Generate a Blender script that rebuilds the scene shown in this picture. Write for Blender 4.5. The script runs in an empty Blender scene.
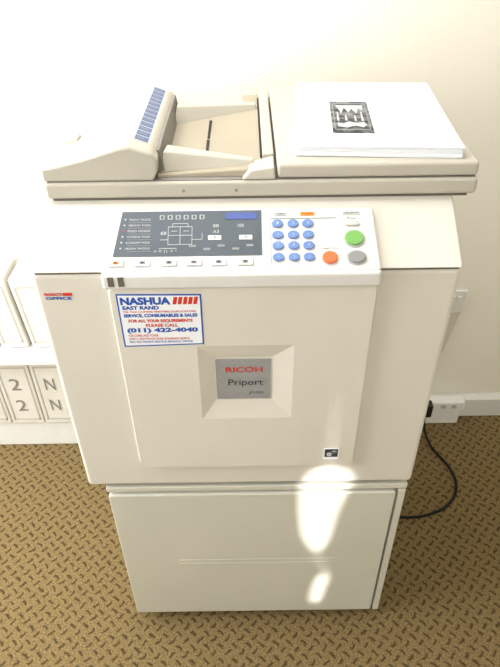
import bpy, bmesh, math, random
from mathutils import Vector, Matrix
random.seed(3)
sc=bpy.context.scene
sc.view_settings.view_transform='Standard'
sc.view_settings.look='None'
sc.view_settings.exposure=0.0

# ---------------------------------------------------------------- materials
def srgb(r,g,b):
    def f(c):
        c/=255.0
        return c/12.92 if c<=0.04045 else ((c+0.055)/1.055)**2.4
    return (f(r),f(g),f(b),1)
def mat(name,rgb,rough=0.5,noise=0.0,nscale=30,bump=0.0,bscale=300,spec=0.25,metal=0,emit=0):
    m=bpy.data.materials.new(name); m.use_nodes=True
    nt=m.node_tree; p=nt.nodes['Principled BSDF']
    c=srgb(*rgb)
    p.inputs['Roughness'].default_value=rough
    p.inputs['Metallic'].default_value=metal
    p.inputs['Specular IOR Level'].default_value=spec
    p.inputs['Base Color'].default_value=c
    tc=nt.nodes.new('ShaderNodeTexCoord')
    if noise>0:
        n=nt.nodes.new('ShaderNodeTexNoise'); n.inputs['Scale'].default_value=nscale
        n.inputs['Detail'].default_value=4
        nt.links.new(tc.outputs['Object'],n.inputs['Vector'])
        r=nt.nodes.new('ShaderNodeValToRGB')
        r.color_ramp.elements[0].position=0.3; r.color_ramp.elements[1].position=0.7
        r.color_ramp.elements[0].color=tuple(x*(1-noise) for x in c[:3])+(1,)
        r.color_ramp.elements[1].color=tuple(min(1,x*(1+noise)) for x in c[:3])+(1,)
        nt.links.new(n.outputs['Fac'],r.inputs['Fac'])
        nt.links.new(r.outputs['Color'],p.inputs['Base Color'])
    if bump>0:
        n2=nt.nodes.new('ShaderNodeTexNoise'); n2.inputs['Scale'].default_value=bscale
        nt.links.new(tc.outputs['Object'],n2.inputs['Vector'])
        b=nt.nodes.new('ShaderNodeBump'); b.inputs['Strength'].default_value=bump
        b.inputs['Distance'].default_value=0.001
        nt.links.new(n2.outputs['Fac'],b.inputs['Height'])
        nt.links.new(b.outputs['Normal'],p.inputs['Normal'])
    return m
M={}
M['body']=mat('copier_plastic',(219,214,203),0.5,0.025,6,0.15,700)
M['body2']=mat('copier_plastic_panel',(222,217,206),0.5,0.02,6,0.15,700)
M['console']=mat('console_plastic',(224,222,218),0.5,0.02,6,0.1,700)
M['scan']=mat('scanner_plastic',(190,184,171),0.55,0.02,6,0.15,600)
M['tray']=mat('tray_plastic',(168,159,141),0.6,0.03,8)
M['cab']=mat('cabinet_paint',(208,206,193),0.45,0.03,5,0.1,500)
M['dark']=mat('dark_plastic',(40,38,36),0.6,0.05)
M['grey']=mat('grey_plastic',(140,140,140),0.5,0.05)
M['ltgrey']=mat('light_grey_print',(190,192,190),0.5)
M['midgrey']=mat('housing_shade_seam_grey',(132,128,120),0.6)  # lid seam, and shade painted on the feeder housing's right side
M['seam']=mat('seam_shadow_gap',(105,100,92),0.8)
M['display']=mat('display_panel',(82,90,98),0.4,0.06,20)
M['lcd']=mat('lcd_blue',(60,80,150),0.2)
M['white']=mat('white_print',(232,232,230),0.6)
M['paper']=mat('paper_white',(244,246,251),0.8,0.01)
M['blue']=mat('ink_blue',(40,90,180),0.5)
M['red']=mat('ink_red',(210,60,45),0.5)
M['orange']=mat('ink_orange',(238,140,30),0.5)
M['key']=mat('keypad_blue',(105,135,190),0.4)
M['green']=mat('start_green',(120,175,95),0.4)
M['stop']=mat('stop_orange',(235,115,70),0.4)
M['logo']=mat('badge_grey',(158,158,158),0.4,0.05,200)
M['ink']=mat('ink_dark',(60,58,62),0.6)
M['fadeink']=mat('ink_faded',(140,136,130),0.7)
M['ribblue']=mat('instruction_blue',(92,108,145),0.5)
M['wall']=mat('wall_paint',(240,235,222),0.9,0.015,2,0.2,90)
M['ceil']=mat('ceiling_paint',(235,236,236),0.9,0.01,2)
M['skirt']=mat('skirting_paint',(226,225,220),0.5,0.01)
M['cable']=mat('cable_rubber',(25,24,24),0.6,0.05)
M['box']=mat('box_card',(226,222,212),0.8,0.03,10)
M['boxshade']=mat('box_card_grey',(192,188,180),0.8,0.03,10)
M['leaf']=mat('leaflet_paper',(214,208,192),0.8,0.02,10)
M['sun_mask']=mat('sun_mask_cloth',(215,208,195),0.95,0.05,20)  # cloth of the added out-of-view sheet that masks the sun
M['rack']=mat('rack_white',(236,236,232),0.5,0.02)

def photo_mat():
    m=bpy.data.materials.new('printed_photo'); m.use_nodes=True
    nt=m.node_tree; p=nt.nodes['Principled BSDF']; p.inputs['Roughness'].default_value=0.7
    tc=nt.nodes.new('ShaderNodeTexCoord'); n=nt.nodes.new('ShaderNodeTexNoise'); n.inputs['Scale'].default_value=60
    r=nt.nodes.new('ShaderNodeValToRGB')
    r.color_ramp.elements[0].position=0.42; r.color_ramp.elements[0].color=srgb(45,47,52)
    r.color_ramp.elements[1].position=0.62; r.color_ramp.elements[1].color=srgb(125,127,130)
    nt.links.new(tc.outputs['Object'],n.inputs['Vector']); nt.links.new(n.outputs['Fac'],r.inputs['Fac'])
    nt.links.new(r.outputs['Color'],p.inputs['Base Color']); return m
M['photo']=photo_mat()

def carpet_mat():
    m=bpy.data.materials.new('carpet_pattern'); m.use_nodes=True
    nt=m.node_tree; L=nt.links; N=nt.nodes
    p=N['Principled BSDF']; p.inputs['Roughness'].default_value=0.95; p.inputs['Specular IOR Level'].default_value=0.1
    tc=N.new('ShaderNodeTexCoord')
    mp=N.new('ShaderNodeMapping'); mp.inputs['Rotation'].default_value=(0,0,math.radians(43)); mp.inputs['Scale'].default_value=(37,37,37)
    L.new(tc.outputs['Object'],mp.inputs['Vector'])
    dn=N.new('ShaderNodeTexNoise'); dn.inputs['Scale'].default_value=1.3; L.new(mp.outputs['Vector'],dn.inputs['Vector'])
    sub=N.new('ShaderNodeVectorMath'); sub.operation='SUBTRACT'; L.new(dn.outputs['Color'],sub.inputs[0]); sub.inputs[1].default_value=(0.5,0.5,0.5)
    scl=N.new('ShaderNodeVectorMath'); scl.operation='SCALE'; scl.inputs['Scale'].default_value=0.5; L.new(sub.outputs[0],scl.inputs[0])
    add=N.new('ShaderNodeVectorMath'); add.operation='ADD'; L.new(mp.outputs['Vector'],add.inputs[0]); L.new(scl.outputs[0],add.inputs[1])
    sx=N.new('ShaderNodeSeparateXYZ'); L.new(add.outputs[0],sx.inputs[0])
    def mth(op,a,b=None,c=None):
        n=N.new('ShaderNodeMath'); n.operation=op
        for i,v in enumerate((a,b,c)):
            if v is None: continue
            if isinstance(v,(int,float)): n.inputs[i].default_value=v
            else: L.new(v,n.inputs[i])
        return n.outputs[0]
    X,Y=sx.outputs[0],sx.outputs[1]
    fx=mth('SUBTRACT',mth('FRACT',X),0.5); fy=mth('SUBTRACT',mth('FRACT',Y),0.5)
    par=mth('MODULO',mth('ABSOLUTE',mth('ADD',mth('FLOOR',X),mth('FLOOR',Y))),2)
    def mix(a,b,t):
        return mth('ADD',mth('MULTIPLY',a,mth('SUBTRACT',1,t)),mth('MULTIPLY',b,t))
    u=mix(fx,fy,par); v=mix(fy,fx,par)
    vb=mth('ADD',v,mth('MULTIPLY',mth('MULTIPLY',u,u),0.5))
    du=mth('MULTIPLY',mth('SUBTRACT',0.44,mth('ABSOLUTE',u)),7); dv=mth('MULTIPLY',mth('SUBTRACT',0.19,mth('ABSOLUTE',vb)),7)
    k=mth('MINIMUM',du,dv); kk=N.new('ShaderNodeClamp'); L.new(k,kk.inputs[0])
    fn=N.new('ShaderNodeTexNoise'); fn.inputs['Scale'].default_value=6; fn.inputs['Detail'].default_value=5; L.new(mp.outputs['Vector'],fn.inputs['Vector'])
    r1=N.new('ShaderNodeValToRGB'); r1.color_ramp.elements[0].position=0.3; r1.color_ramp.elements[1].position=0.7
    r1.color_ramp.elements[0].color=srgb(90,76,47); r1.color_ramp.elements[1].color=srgb(152,130,90)
    L.new(fn.outputs['Fac'],r1.inputs['Fac'])
    mx=N.new('ShaderNodeMixRGB'); L.new(mth('MULTIPLY',kk.outputs[0],0.78),mx.inputs[0]); L.new(r1.outputs[0],mx.inputs[1]); mx.inputs[2].default_value=srgb(52,39,23)
    L.new(mx.outputs[0],p.inputs['Base Color'])
    b=N.new('ShaderNodeBump'); b.inputs['Strength'].default_value=0.5; b.inputs['Distance'].default_value=0.003
    L.new(fn.outputs['Fac'],b.inputs['Height']); L.new(b.outputs['Normal'],p.inputs['Normal'])
    return m
M['carpet']=carpet_mat()

# ---------------------------------------------------------------- helpers
def root(name,loc):
    e=bpy.data.objects.new(name,None); e.location=loc; e.empty_display_size=0.05
    sc.collection.objects.link(e); return e
def finish(name,me,m,parent=None,bevel=0,seg=3,smooth=True):
    ob=bpy.data.objects.new(name,me); sc.collection.objects.link(ob)
    me.materials.append(M[m])
    if parent:
        ob.parent=parent; ob.matrix_parent_inverse=Matrix.Translation(parent.location).inverted()
    if bevel>0:
        b=ob.modifiers.new('bevel','BEVEL'); b.width=bevel; b.segments=seg; b.limit_method='ANGLE'; b.angle_limit=math.radians(25)
        b.harden_normals=False
        for f in me.polygons: f.use_smooth=True
        w=ob.modifiers.new('wn','WEIGHTED_NORMAL'); w.keep_sharp=True
    return ob
def frame(o,u=(1,0,0),v=(0,1,0)):
    u=Vector(u).normalized(); v=Vector(v).normalized(); n=u.cross(v)
    m=Matrix((u,v,n)).transposed().to_4x4(); m.translation=Vector(o); return m
def poly(name,F,pts,n0,n1,m,parent=None,bevel=0,seg=3):
    bm=bmesh.new()
    a=[bm.verts.new(F@Vector((u,v,n0))) for u,v in pts]
    b=[bm.verts.new(F@Vector((u,v,n1))) for u,v in pts]
    k=len(pts)
    bm.faces.new(a[::-1]); bm.faces.new(b)
    for i in range(k): bm.faces.new((a[i],a[(i+1)%k],b[(i+1)%k],b[i]))
    bmesh.ops.recalc_face_normals(bm,faces=bm.faces)
    me=bpy.data.meshes.new(name); bm.to_mesh(me); bm.free()
    return finish(name,me,m,parent,bevel,seg)
W0=Matrix.Identity(4)
def box(name,x0,x1,y0,y1,z0,z1,m,parent=None,bevel=0,seg=3,F=W0):
    return poly(name,F,[(x0,y0),(x1,y0),(x1,y1),(x0,y1)],z0,z1,m,parent,bevel,seg)
def rrect(x0,x1,y0,y1,r,n=6):
    out=[]
    for cx,cy,a0 in((x1-r,y1-r,0),(x0+r,y1-r,90),(x0+r,y0+r,180),(x1-r,y0+r,270)):
        for i in range(n+1):
            a=math.radians(a0+90*i/n); out.append((cx+r*math.cos(a),cy+r*math.sin(a)))
    return out
def ell(cx,cy,rx,ry,n=28):
    return [(cx+rx*math.cos(2*math.pi*i/n),cy+ry*math.sin(2*math.pi*i/n)) for i in range(n)]
def hexa(name,c,m,parent=None,bevel=0,seg=3):
    bm=bmesh.new(); v=[bm.verts.new(p) for p in c]
    for f in((3,2,1,0),(4,5,6,7),(0,1,5,4),(1,2,6,5),(2,3,7,6),(3,0,4,7)): bm.faces.new([v[i] for i in f])
    bmesh.ops.recalc_face_normals(bm,faces=bm.faces)
    me=bpy.data.meshes.new(name); bm.to_mesh(me); bm.free(); return finish(name,me,m,parent,bevel,seg)
def text(name,s,F,u0,u1,v0,v1,m,parent=None,n=0.0006,bold=0.0,shear=0):
    cu=bpy.data.curves.new(name+'_c','FONT'); cu.body=s; cu.offset=bold; cu.shear=shear; cu.resolution_u=3
    ob=bpy.data.objects.new(name+'_t',cu); sc.collection.objects.link(ob)
    bpy.context.view_layer.update()
    dg=bpy.context.evaluated_depsgraph_get()
    me=bpy.data.meshes.new_from_object(ob.evaluated_get(dg))
    bpy.data.objects.remove(ob)
    xs=[v.co.x for v in me.vertices]; ys=[v.co.y for v in me.vertices]
    a,b,c,d=min(xs),max(xs),min(ys),max(ys)
    for v in me.vertices:
        x=u0+(v.co.x-a)/(b-a)*(u1-u0); y=v0+(v.co.y-c)/(d-c)*(v1-v0)
        v.co=F@Vector((x,y,n))
    me.materials.clear()
    return finish(name,me,m,parent)
def tube(name,pts,r,m,parent=None,cyc=False):
    cu=bpy.data.curves.new(name,'CURVE'); cu.dimensions='3D'; cu.bevel_depth=r; cu.bevel_resolution=3; cu.resolution_u=10
    s=cu.splines.new('NURBS'); s.points.add(len(pts)-1)
    for i,p in enumerate(pts): s.points[i].co=(*p,1)
    s.use_endpoint_u=True; s.order_u=4
    ob=bpy.data.objects.new(name,cu); sc.collection.objects.link(ob)
    dg=bpy.context.evaluated_depsgraph_get(); me=bpy.data.meshes.new_from_object(ob.evaluated_get(dg))
    bpy.data.objects.remove(ob); me.materials.clear()
    for f in me.polygons: f.use_smooth=True
    return finish(name,me,m,parent)

# ---------------------------------------------------------------- room
RX0,RX1,RY0,RY1,H=-2.3,1.9,-2.6,0.80,2.6
box('floor',RX0-.1,RX1+.1,RY0-.1,RY1+.1,-0.05,0,'carpet')
box('ceiling',RX0-.1,RX1+.1,RY0-.1,RY1+.1,H,H+.05,'ceil')
box('wall_back',RX0-.1,RX1+.1,RY1,RY1+.1,0,H,'wall')
box('wall_right',RX1,RX1+.1,RY0-.1,RY1,0,H,'wall')
def wall_open(name,axis,pos0,pos1,a0,a1,b0,b1,m):
    r=root(name,(pos0 if axis=='x' else a0,pos0 if axis=='y' else a0,0))
    lo,hi=(RY0-.1,RY1) if axis=='x' else (RX0,RX1)
    for i,(p,q,z0,z1) in enumerate(((lo,a0,0,H),(a1,hi,0,H),(a0,a1,0,b0),(a0,a1,b1,H))):
        if axis=='x': box('panel_%d'%(i+1),pos0,pos1,p,q,z0,z1,m,r)
        else: box('panel_%d'%(i+1),p,q,pos0,pos1,z0,z1,m,r)
wall_open('wall_left','x',RX0-.1,RX0,-1.1,0.6,0.9,2.2,'wall')
wall_open('wall_front','y',RY0-.1,RY0,0.1,1.6,0.8,2.3,'wall')
def window(name,axis,pos,a0,a1,b0,b1):
    r=root(name,(0,0,0)); r.location=(pos if axis=='x' else (a0+a1)/2,pos if axis=='y' else (a0+a1)/2,b0)
    t=.04
    segs=[(a0,a1,b0,b0+t),(a0,a1,b1-t,b1),(a0,a0+t,b0+t,b1-t),(a1-t,a1,b0+t,b1-t)]
    if axis=='x': segs.append(((a0+a1)/2-.02,(a0+a1)/2+.02,b0+t,b1-t))
    for i,(p,q,z0,z1) in enumerate(segs):
        if axis=='x': box('frame_%d'%(i+1),pos-.03,pos+.02,p,q,z0,z1,'skirt',r)
        else: box('frame_%d'%(i+1),p,q,pos-.03,pos+.02,z0,z1,'skirt',r)
window('window_1','x',RX0-.05,-1.1,0.6,0.9,2.2)
window('window_2','y',RY0-.05,0.1,1.6,0.8,2.3)
poly('baseboard_back',frame((0,0,0),(0,1,0),(0,0,1)),[(RY1,0),(RY1-.018,0),(RY1-.018,.085),(RY1-.008,.1),(RY1,.1)],RX0,RX1,'skirt')
poly('baseboard_right',frame((0,0,0)),[(RX1-.018,RY0),(RX1,RY0),(RX1,RY1-.02),(RX1-.018,RY1-.02)],0,.1,'skirt',bevel=.003)

# ---------------------------------------------------------------- sun + added unseen sheet, its gap cut to shape the sun patch
sd=Vector((0.26,-1.0,0.52))
yc=RY0+0.04
k=(0-yc)
offx=sd.x*k; offz=sd.z*k
rows=[(0.660,.165,.168),(.652,.145,.195),(.635,.126,.220),(.60,.114,.226),(.585,.113,.224),(.56,.112,.212),(.50,.114,.198),(.45,.118,.192),(.41,.122,.188),(.375,.132,.184),(.350,.146,.176),(.325,.160,.163),
      (.235,.188,.190),(.20,.168,.198),(.15,.160,.190),(.10,.158,.184),(.085,.162,.180),(.072,.17,.17)]
top,bot=2.33-offz,0.72-offz
rowsA=[(top,.165,.165)]+rows+[(bot,.17,.17)]
for side in (0,1):
    bm=bmesh.new(); grid=[]
    for z,a,b in rowsA:
        edge=a if side==0 else b
        lim=0.03-offx if side==0 else 1.67-offx
        xs=[edge+(lim-edge)*i/24 for i in range(25)]
        row=[]
        for i,x in enumerate(xs):
            wob=0.0 if i<2 else 0.018*math.sin(i*1.9)
            row.append(bm.verts.new((x+offx,yc+wob,z+offz)))
        grid.append(row)
    for i in range(len(grid)-1):
        for j in range(24):
            bm.faces.new((grid[i][j],grid[i][j+1],grid[i+1][j+1],grid[i+1][j]))
    me=bpy.data.meshes.new('sun_mask'); bm.to_mesh(me); bm.free(); finish('sun_mask',me,'sun_mask')
L=bpy.data.lights.new('sun','SUN'); L.energy=8; L.angle=math.radians(0.7); L.color=(1,.99,.97)
so=bpy.data.objects.new('sun',L); sc.collection.objects.link(so)
so.rotation_euler=sd.to_track_quat('Z','Y').to_euler(); so.location=(1,-4,3)

def area(name,loc,target,sx,sy,e,col=(1,1,1)):
    L=bpy.data.lights.new(name,'AREA'); L.shape='RECTANGLE'; L.size=sx; L.size_y=sy; L.energy=e; L.color=col
    o=bpy.data.objects.new(name,L); sc.collection.objects.link(o); o.location=loc
    o.rotation_euler=(Vector(loc)-Vector(target)).to_track_quat('Z','Y').to_euler()
area('window_daylight',(RX0+.10,-.25,1.6),(-.2,0.7,1.3),1.6,1.2,70,(.98,.99,1))
area('wall_wash_fill',(-.60,.25,H-.04),(-.60,.40,0),1.5,0.6,25,(1,.99,.97))  # added fill from overhead, washes the back wall
area('front_fill',(0.0,RY0+.25,1.9),(0,0,1.0),1.6,1.2,10,(.96,.98,1))  # added fill from behind the camera, lifts the machine front
w=bpy.data.worlds.new('world'); sc.world=w; w.use_nodes=True
bg=w.node_tree.nodes['Background']; bg.inputs[0].default_value=(.9,.95,1,1); bg.inputs[1].default_value=2.0

# ---------------------------------------------------------------- cabinet
cb=root('copier_stand_cabinet',(0.01,.28,0))
box('carcass',-.330,.352,.016,.56,.03,.585,'cab',cb,.006)
box('top_plate',-.333,.354,.004,.565,.572,.59,'cab',cb,.004)
P=frame((0,0,0),(1,0,0),(0,0,1))
poly('front_door',P,rrect(-.330,.330,.034,.566,.008),-.014,.0,'cab',cb,.004)
box('right_post',.335,.352,.002,.018,.03,.57,'cab',cb,.003)
poly('handle_groove',P,rrect(-.19,.22,.292,.300,.0035),-.001,.0006,'cab',cb,.0004)
poly('handle_ridge',P,rrect(-.19,.22,.276,.284,.0035),-.001,.0006,'cab',cb,.0004)
for i,(x,y) in enumerate(((-.29,.06),(.32,.06),(-.29,.5),(.32,.5))):
    poly('foot_%d'%(i+1),W0,ell(x,y,.024,.024),0,.031,'dark',cb,.003)
box('kick_rail',-.32,.34,.03,.05,.012,.031,'cab',cb)

# ---------------------------------------------------------------- copier
cp=root('photocopier',(0,.3,.59))
box('base_gap',-.34,.34,.015,.57,.59,.603,'dark',cp)
S=frame((0,0,0),(0,1,0),(0,0,1))
poly('lower_body',S,[(0.0,.603),(.60,.603),(.60,1.163),(0.0,1.163)],-.368,.358,'body',cp,.010,4)
hexa('control_shelf',[(-.368,-.004,1.166),(.358,-.004,1.166),(.358,.60,1.166),(-.368,.60,1.166),
                      (-.354,.115,1.245),(.357,.115,1.245),(.357,.60,1.245),(-.354,.60,1.245)],'body',cp,.005)
box('shelf_seam',-.360,.352,.003,.59,1.161,1.168,'seam',cp)
def door_panel():
    bm=bmesh.new()
    out=rrect(-.243,.221,.674,1.150,.018)
    y0,y1,ys=.002,-.012,-.001
    o_in=[(-.097,.826),(.080,.826),(.080,1.014),(-.097,1.014)]
    i_in=[(-.069,.868),(.041,.868),(.041,.977),(-.069,.977)]
    cx,cy=-.011,.913
    A=[bm.verts.new((u,y0,v)) for u,v in out]
    B=[bm.verts.new((cx+(u-cx)*.975,y1,cy+(v-cy)*.98)) for u,v in out]
    n=len(out)
    for i in range(n): bm.faces.new((A[i],A[(i+1)%n],B[(i+1)%n],B[i]))
    C=[bm.verts.new((u,y1,v)) for u,v in o_in]
    D=[bm.verts.new((u,ys,v)) for u,v in i_in]
    for i in range(4): bm.faces.new((C[i],C[(i+1)%4],D[(i+1)%4],D[i]))
    bm.faces.new(D)
    es=[bm.edges.get((B[i],B[(i+1)%n])) for i in range(n)]+[bm.edges.get((C[i],C[(i+1)%4])) for i in range(4)]
    bmesh.ops.triangle_fill(bm,edges=es,use_beauty=True,use_dissolve=False,normal=(0,-1,0))
    bmesh.ops.recalc_face_normals(bm,faces=bm.faces)
    me=bpy.data.meshes.new('front_door'); bm.to_mesh(me); bm.free()
    return finish('front_door',me,'body2',cp)
door_panel()
FD=frame((.002,-.012,.009),(1,0,0),(0,0,1))
BW=frame((0,-.001,.0075),(1,0,0),(0,0,1))
poly('badge_plate',BW,rrect(-.066,.038,.864,.966,.002),0,.0015,'logo',cp)
text('badge_brand','RICOH',BW,-.047,.023,.934,.947,'red',cp,.0022,.02)
text('badge_model','Priport',BW,-.043,.024,.896,.916,'ink',cp,.0022,.0)
text('badge_series','JP1030',BW,-.004,.024,.876,.884,'ink',cp,.0022)
# service sticker
poly('sticker_border',FD,[(-.229,1.006),(-.085,1.010),(-.084,1.119),(-.229,1.121)],0,.0006,'blue',cp)
poly('sticker_paper',FD,[(-.2262,1.0092),(-.0875,1.0128),(-.0868,1.1162),(-.2262,1.1182)],0,.0010,'paper',cp)
text('sticker_title','NASHUA',FD,-.223,-.137,1.0985,1.1145,'blue',cp,.0013,.05)
for i in range(5): poly('sticker_flag_%d'%(i+1),FD,[(-.134+i*.0088,1.099),(-.1275+i*.0088,1.099),(-.1245+i*.0088,1.114),(-.131+i*.0088,1.114)],0,.0013,'red',cp)
text('sticker_line1','EAST RAND',FD,-.221,-.158,1.0885,1.0965,'blue',cp,.0013,.05)
text('sticker_line1b','TEL FAX COPIERS PRINTERS DUPLICATORS',FD,-.221,-.095,1.0820,1.0860,'red',cp,.0013,.02)
text('sticker_line2','SERVICE, CONSUMABLES & SALES',FD,-.221,-.093,1.071,1.0795,'blue',cp,.0013,.05)
text('sticker_line3','FOR ALL YOUR REQUIREMENTS',FD,-.214,-.102,1.0600,1.068,'red',cp,.0013,.05)
text('sticker_line4','PLEASE CALL',FD,-.185,-.128,1.051,1.058,'red',cp,.0013,.04)
text('sticker_phone','(011) 422-4040',FD,-.219,-.094,1.0365,1.0490,'blue',cp,.0013,.05)
text('sticker_line5','FOR COPIES AND TONER',FD,-.218,-.165,1.0295,1.0345,'red',cp,.0013,.02)
text('sticker_line6','UNIT 5 WESTWOOD PARK BOKSBURG NORTH',FD,-.218,-.110,1.0222,1.027,'red',cp,.0013,.02)
text('sticker_line7','REG NO 92/0410 SERVICE BRANCH OFFICE',FD,-.218,-.105,1.0155,1.020,'blue',cp,.0013,.02)
FB=frame((0,-.012,.004),(1,0,0),(0,0,1))
poly('energy_label',FB,rrect(.152,.184,.695,.729,.001),0,.0012,'paper',cp)
poly('energy_label_mark',FB,[(.154,.703),(.182,.703),(.182,.727),(.154,.727)],0,.0016,'ink',cp)
text('energy_label_star','e*',FB,.158,.179,.706,.724,'ltgrey',cp,.002,.04)
F0=frame((0.0,0,.008),(1,0,0),(0,0,1))
text('side_label_red','PRODUCTS',F0,-.352,-.322,1.112,1.118,'red',cp,.0008,.05)
text('side_label_blue','OFFICE',F0,-.351,-.306,1.104,1.110,'blue',cp,.0008,.04)
poly('side_label_edge',F0,[(-.320,1.112),(-.304,1.112),(-.304,1.118),(-.320,1.118)],0,.0008,'red',cp)

# console
hx=Vector((0,.115+.004,1.245-1.166)); sl=hx.normalized()
CF=frame((0,-.004,1.166),(1,0,0),sl)
Ct=.012
poly('console_plate',CF,[(-.245,-.006),(.219,-.006),(.213,.112),(-.226,.114)],-.002,Ct,'console',cp,.005)
box('console_lip',-.245,.219,-.020,.004,1.142,1.172,'console',cp,.006)
C=CF@Matrix.Translation((0,0,Ct))
poly('display_panel',C,[(-.226,.024),(.022,.024),(.022,.108),(-.214,.108)],0,.0012,'display',cp)
poly('lcd_counter',C,rrect(-.038,.014,.091,.103,.001),0,.0020,'lcd',cp)
for i in range(6):
    poly('mode_icon_%d'%i,C,rrect(-.150+i*.0135,-.142+i*.0135,.092,.100,.001),0,.0018,'ltgrey',cp)
    poly('mode_icon_in_%d'%i,C,rrect(-.1485+i*.0135,-.1435+i*.0135,.0930,.0990,.001),0,.0022,'display',cp)
for i in range(6):
    v=.092-i*.0108
    poly('led_%d'%i,C,ell(-.208-i*.0012,v+.001,.0015,.0015,12),0,.0018,'red' if i==2 else 'ltgrey',cp)
    text('mode_text_%d'%i,['PRINT','MEMORY','FEED','COMBINE','ECONOMY','SKEW'][i]+' MODE',C,-.201-i*.001,-.165,v-.0015,v+.0022,'ltgrey',cp,.0018)
    poly('mode_rule_%d'%i,C,[(-.203,v-.0052),(-.162,v-.0052),(-.162,v-.0045),(-.203,v-.0045)],0,.0016,'grey',cp)
def line(nm,u0,v0,u1,v1,m='ltgrey',w=.00045):
    d=Vector((u1-u0,v1-v0)); q=Vector((-d.y,d.x)).normalized()*w
    poly(nm,C,[(u0-q.x,v0-q.y),(u1-q.x,v1-q.y),(u1+q.x,v1+q.y),(u0+q.x,v0+q.y)],0,.0018,m,cp)
for i,l in enumerate([(-.135,.045,-.095,.045),(-.095,.045,-.095,.078),(-.095,.078,-.135,.078),(-.135,.078,-.135,.045),(-.128,.084,-.102,.084),(-.128,.078,-.128,.084),(-.102,.078,-.102,.084),
    (-.135,.062,-.095,.062),(-.115,.045,-.115,.078),(-.148,.054,-.135,.054),(-.095,.054,-.078,.054),(-.078,.054,-.078,.066),(-.13,.070,-.12,.070),(-.11,.070,-.10,.070),(-.15,.038,-.12,.038)]): line('diagram_%d'%i,*l)
for i,(u,v) in enumerate(((-.060,.079),(-.018,.079),(-.148,.066),(-.060,.068))): text('digit_%d'%i,['88','100','8','A3'][i],C,u,u+.010,v-.003,v+.003,'ltgrey',cp,.0018,.0)
for i,u in enumerate((-.058,-.006)):
    poly('seven_seg_%d'%i,C,rrect(u-.010,u+.012,.053,.061,.001),0,.0018,'white',cp)
    text('seven_seg_txt_%d'%i,'8',C,u-.001,u+.003,.0545,.0595,'ink',cp,.0024)
text('display_caption','A  O  [ ]   R  ^',C,-.158,-.120,.030,.035,'ltgrey',cp,.0018,.01)
for i in range(5): poly('disp_mark_%d'%i,C,rrect(-.10+i*.024,-.088+i*.024,.040-(i%2)*.006,.044-(i%2)*.006,.001),0,.0018,'grey',cp)
for i,u in enumerate((-.222,-.178,-.134,-.093,-.052,-.008)):
    poly('key_bezel_%d'%i,C,rrect(u-.012,u+.016,.005,.019,.002),0,.0012,'ltgrey',cp)
    poly('push_key_%d'%i,C,rrect(u-.010,u+.014,.0065,.0175,.002),0,.0028,'console',cp)
    poly('push_key_mark_%d'%i,C,rrect(u-.003,u+.007,.0095,.0145,.0008),0,.0036,'grey' if i else 'orange',cp)
    poly('push_key_dot_%d'%i,C,rrect(u-.0005,u+.004,.0105,.0135,.0008),0,.0039,'ink',cp)
n=1
for r,v in enumerate((.081,.060,.040,.019)):
    for c,u in enumerate((.049,.075,.100)):
        poly('number_key_%d'%n,C,ell(u,v,.0095,.0072),0,.0045,'key',cp,.0012,2)
        text('number_key_txt_%d'%n,'123456789*0#'[n-1],C,u-.0015,u+.0015,v-.0025,v+.0025,'ltgrey',cp,.0049); n+=1
poly('start_key_ring',C,ell(.176,.052,.0185,.0165),0,.002,'ltgrey',cp)
poly('start_key',C,ell(.176,.052,.016,.0135),0,.006,'green',cp,.002)
poly('clear_key_ring',C,ell(.178,.017,.0175,.0130),0,.002,'ltgrey',cp)
poly('clear_key',C,ell(.178,.017,.0150,.0110),0,.006,'grey',cp,.002)
poly('stop_key',C,ell(.134,.017,.0130,.0110),0,.006,'stop',cp,.002)
poly('proof_key',C,rrect(.163,.187,.076,.084,.004),0,.004,'ltgrey',cp,.001)
text('proof_key_txt','Proof',C,.167,.183,.089,.093,'ink',cp)
text('enter_txt','START  STOP',C,.122,.150,.033,.036,'ink',cp)
for i,(u0,u1,m) in enumerate(((.043,.065,'ltgrey'),(.088,.112,'orange'),(.160,.190,'ltgrey'))):
    poly('top_key_%d'%i,C,rrect(u0,u1,.097,.103,.001),0,.0015,m,cp)
    text('top_key_txt_%d'%i,'FORM',C,u0+.004,u1-.004,.0985,.1015,'ink',cp,.002)
line('keypad_rule1',.038,.092,.150,.092,'ltgrey',.0004); line('keypad_rule2',.036,.008,.036,.103,'ltgrey',.0004)
for i in range(2):
    box('indicator_%d'%i,-.234+i*.017,-.224+i*.017,-.0208,-.018,1.150,1.168,'seam',cp)

# scanner unit
box('scanner_seam',-.338,.380,.112,.57,1.243,1.250,'seam',cp)
box('scanner_base',-.347,.392,.104,.575,1.249,1.278,'scan',cp,.006)
box('scanner_lid_seam',-.340,.385,.109,.565,1.2775,1.2795,'midgrey',cp)
box('platen_cover',.050,.390,.108,.565,1.2795,1.305,'scan',cp,.006)
box('platen_hinge',.075,.37,.55,.59,1.262,1.300,'scan',cp,.006)
hexa('feeder_corner_block',[(-.010,.106,1.279),(.047,.106,1.279),(.047,.16,1.279),(-.010,.16,1.279),
     (.004,.110,1.294),(.045,.110,1.300),(.045,.158,1.302),(.004,.150,1.294)],'scan',cp,.003)
box('tray_side_rail',.026,.046,.162,.52,1.279,1.303,'scan',cp,.003)
box('tray_rail_slot',.022,.0250,.17,.50,1.279,1.2965,'dark',cp)
hexa('document_tray',[(-.155,.120,1.279),(.024,.120,1.279),(.024,.53,1.279),(-.155,.53,1.279),
     (-.155,.122,1.284),(.024,.122,1.293),(.024,.53,1.296),(-.155,.53,1.286)],'tray',cp,.002)
hexa('guide_near',[(-.150,.128,1.284),(.012,.140,1.289),(.012,.158,1.289),(-.145,.190,1.284),
     (-.145,.145,1.316),(.010,.142,1.300),(.010,.154,1.300),(-.141,.178,1.316)],'scan',cp,.003)
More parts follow.
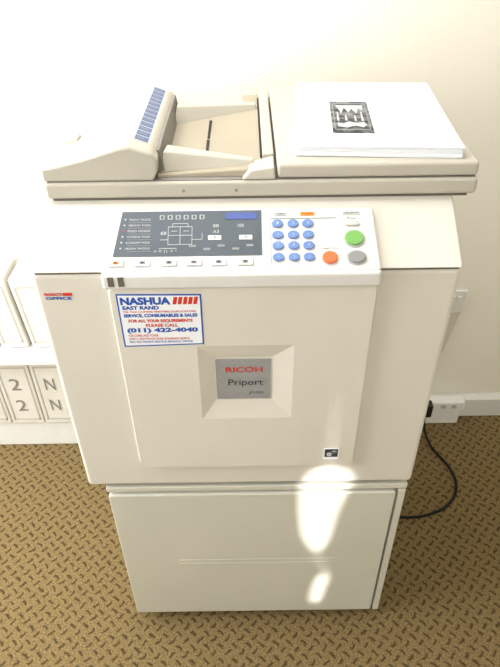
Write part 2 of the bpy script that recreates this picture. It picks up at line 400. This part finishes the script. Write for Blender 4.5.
hexa('guide_far',[(-.150,.365,1.284),(.020,.425,1.289),(.020,.450,1.289),(-.150,.450,1.284),
     (-.142,.385,1.316),(.018,.432,1.305),(.018,.446,1.305),(-.142,.440,1.316)],'scan',cp,.003)
for i,(a,b) in enumerate(((.205,.262),(.275,.37))):
    hexa('tray_slot_%d'%i,[(-.076,a,1.285),(-.071,a,1.285),(-.071,b,1.285),(-.076,b,1.285),
        (-.076,a,1.2900),(-.071,a,1.2900),(-.071,b,1.2927),(-.076,b,1.2927)],'dark',cp)
pr=[(-.347,1.2795),(-.160,1.2795),(-.152,1.296),(-.150,1.318),(-.160,1.332),(-.194,1.345),(-.212,1.343),(-.275,1.322),(-.322,1.309),(-.347,1.304)]
bm=bmesh.new()
ys=[(.107,.88),(.125,1.0),(.30,1.0),(.44,1.0),(.48,.75)]
loops=[]
for y,s in ys:
    loops.append([bm.verts.new((x,y,1.2795+(z-1.2795)*s)) for x,z in pr])
for a,b in zip(loops,loops[1:]):
    for i in range(len(pr)): j=(i+1)%len(pr); bm.faces.new((a[i],a[j],b[j],b[i]))
bm.faces.new(loops[0]); bm.faces.new(loops[-1][::-1])
bmesh.ops.recalc_face_normals(bm,faces=bm.faces)
me=bpy.data.meshes.new('feeder_housing'); bm.to_mesh(me); bm.free(); finish('feeder_housing',me,'scan',cp,.004)
box('feeder_rear_deck',-.335,.022,.48,.57,1.2795,1.294,'scan',cp,.005)
d=Vector((.034,0,-.013)).normalized()
LF=frame((-.194,0,1.345),d,(0,1,0))
poly('instruction_plate',LF,[(.001,.130),(.033,.130),(.033,.436),(.001,.436)],0,.0006,'ltgrey',cp)
for i in range(13):
    v=.134+i*.0228
    poly('instruction_mark_%d'%i,LF,[(.006,v),(.029,v),(.029,v+.019),(.006,v+.019)],0,.0010,'ribblue',cp)
    poly('instruction_line_%d'%i,LF,[(.010,v+.007),(.024,v+.007),(.024,v+.010),(.010,v+.010)],0,.0016,'grey',cp)
hexa('feed_mouth_shade',[(-.156,.130,1.2845),(-.1420,.130,1.2845),(-.1420,.44,1.2845),(-.156,.44,1.2845),  # grey slab, paints the shade on the housing's right face
    (-.154,.130,1.324),(-.1485,.130,1.324),(-.1485,.44,1.324),(-.154,.44,1.324)],'midgrey',cp)
hexa('feeder_latch',[(-.335,.20,1.303),(-.30,.20,1.303),(-.30,.23,1.303),(-.335,.23,1.303),
    (-.330,.205,1.314),(-.302,.205,1.321),(-.302,.228,1.321),(-.330,.228,1.314)],'scan',cp,.003)
for i,x in enumerate((-.11,-.02)):
    poly('front_screw_%d'%i,frame((0,.104,0),(1,0,0),(0,0,1)),ell(x,1.262,.003,.003,12),0,.0008,'grey',cp)

# ---------------------------------------------------------------- paper stack
ps=root('paper_stack',(.235,.315,1.3055))
ang=math.radians(-4.2)
for i in range(11):
    a=ang+random.uniform(-.008,.008)
    F=Matrix.Translation((.236+random.uniform(-.002,.002),.321+random.uniform(-.002,.002),1.3055+i*.0016))@Matrix.Rotation(a,4,'Z')
    box('sheet_%d'%(i+1),-.140,.140,-.188,.188,0,.0013,'paper',ps,F=F)
TF=Matrix.Translation((.236,.321,1.3055+11*.0016))@Matrix.Rotation(ang,4,'Z')
box('top_sheet',-.140,.140,-.188,.188,0,.0006,'paper',ps,F=TF)
PF=TF@Matrix.Translation((-.038,-.032,.0006))
poly('print_photo',PF,[(-.037,-.095),(.037,-.095),(.037,.085),(-.037,.085)],0,.0004,'photo',ps)
for i,(a,b) in enumerate(((.070,.074),(-.078,-.074))):
    poly('print_photo_frame_%d'%i,PF,[(-.032,a),(.032,a),(.032,b),(-.032,b)],0,.0006,'grey',ps)
for i,a in enumerate((-.032,.0305)):
    poly('print_photo_side_%d'%i,PF,[(a,-.078),(a+.0015,-.078),(a+.0015,.074),(a,.074)],0,.0006,'grey',ps)
poly('print_street',PF,[(-.026,-.060),(-.010,-.066),(.006,-.056),(.020,-.064),(.027,-.050),(.022,-.036),(.010,-.044),(-.004,-.034),(-.016,-.046),(-.026,-.040)],0,.0007,'ltgrey',ps)
poly('print_sky',PF,[(-.027,.060),(.027,.060),(.024,.030),(.017,.044),(.012,.012),(.004,.040),(-.003,.016),(-.010,.046),(-.017,.010),(-.021,.040)],0,.0007,'ltgrey',ps)
for i,(u,a,b) in enumerate(((-.024,-.03,.02),(-.009,-.028,.004),(.008,-.03,.0),(.021,-.03,.022))):
    poly('print_figure_%d'%i,PF,[(u-.0022,a),(u+.0022,a),(u+.0010,b),(u-.0010,b)],0,.0007,'ltgrey',ps)

# ---------------------------------------------------------------- storage rack at left
rk=root('storage_rack',(-1.0,.72,0))
box('plinth',-1.9,-.50,.665,.782,0,.125,'rack',rk,.004)
box('middle_shelf',-1.9,-.50,.60,.782,.445,.475,'rack',rk,.004)
box('upright',-.52,-.50,.62,.782,.125,.445,'rack',rk,.003)
box('upright_2',-1.9,-1.88,.62,.782,.125,.445,'rack',rk,.003)
def filebox(x0,w,z0,h,lean,y0,label,grp,i,dark=True):
    F=Matrix.Translation((x0,0,z0))@Matrix.Rotation(-lean,4,'Y')
    box('file_box_body_%d'%i,0,w,y0,.775,0,h,'box',grp,.003,F=F)
    FF=F@frame((0,y0,0),(1,0,0),(0,0,1))
    t=.005
    for k,(a,b,c,d) in enumerate(((.01,w-.01,.02,.02+t),(.01,w-.01,h-.03,h-.03+t),(.01,.01+t,.02,h-.03),(w-.01-t,w-.01,.02,h-.03))):
        poly('file_box_frame_%d_%d'%(i,k),FF,[(a,c),(b,c),(b,d),(a,d)],0,.0015,'boxshade',grp)
    if label:
        for q in (0,1):
            text('file_box_text_%d_%d'%(i,q),label,FF,w*.32,w*.62,h*(.22+.34*q),h*(.40+.34*q),'fadeink',grp,.002,.0)
fb=root('file_boxes',(-.85,.7,.125))
x=-.62
for i in range(6):
    x-=.118
    filebox(x,.114,.126,.29,0.0,.655,['N','2','21','Z','N','Z'][i],fb,i)
ub=root('file_folders',(-.8,.7,.475))
x=-.60
for i in range(5):
    x-=.100
    filebox(x,.086,.4775,.26,math.radians(4),.65,'',ub,i+10)
tube('wall_cord',[(-.93,.792,1.25),(-.90,.792,1.10),(-.86,.792,.95),(-.84,.792,.85),(-.83,.792,.78)],.0025,'boxshade')

# ---------------------------------------------------------------- right side
sk2=root('power_strip',(.72,.75,.0))
box('strip_body',.62,.80,.740,.781,.072,.112,'rack',sk2,.004)
box('strip_foot',.63,.79,.745,.779,.0,.072,'rack',sk2,.002)
for i in range(2):
    poly('outlet_%d'%i,frame((0,.740,0),(1,0,0),(0,0,1)),ell(.72+i*.04,.093,.010,.010,16),0,.001,'ltgrey',sk2)
pc=root('power_cable',(.62,.55,0))
tube('cord',[(.648,.715,.10),(.640,.70,.05),(.650,.66,.008),(.665,.60,.006),(.70,.54,.006),(.715,.46,.006),(.68,.38,.006),(.60,.33,.006),(.50,.315,.006),(.42,.33,.006),(.38,.38,.006)],.0045,'cable',pc)
box('plug',.628,.668,.700,.738,.075,.135,'dark',pc,.006)
ws=root('wall_socket',(.70,.80,.52))
box('plate',.655,.725,.790,.80,.50,.58,'skirt',ws,.003)
box('switch',.675,.688,.786,.791,.54,.56,'skirt',ws,.001)
box('switch_2',.695,.708,.786,.791,.54,.56,'skirt',ws,.001)
lf=root('wall_leaflet',(.68,.80,.38))
poly('sheet',frame((0,.798,0),(1,0,0),(0,0,1)),[(.625,.30),(.690,.31),(.720,.49),(.650,.48)],0,.001,'leaf',lf)

# ---------------------------------------------------------------- camera
cam=bpy.data.cameras.new('camera'); co=bpy.data.objects.new('camera',cam); sc.collection.objects.link(co)
cam.sensor_fit='VERTICAL'; cam.sensor_height=24.0; cam.lens=600/667*24.0
co.rotation_euler=(Matrix.Rotation(math.radians(90-38.0),4,'X')@Matrix.Rotation(math.radians(-0.8),4,'Z')).to_euler()
co.location=(0,-.855,1.70)
cam.clip_start=.02
sc.camera=co
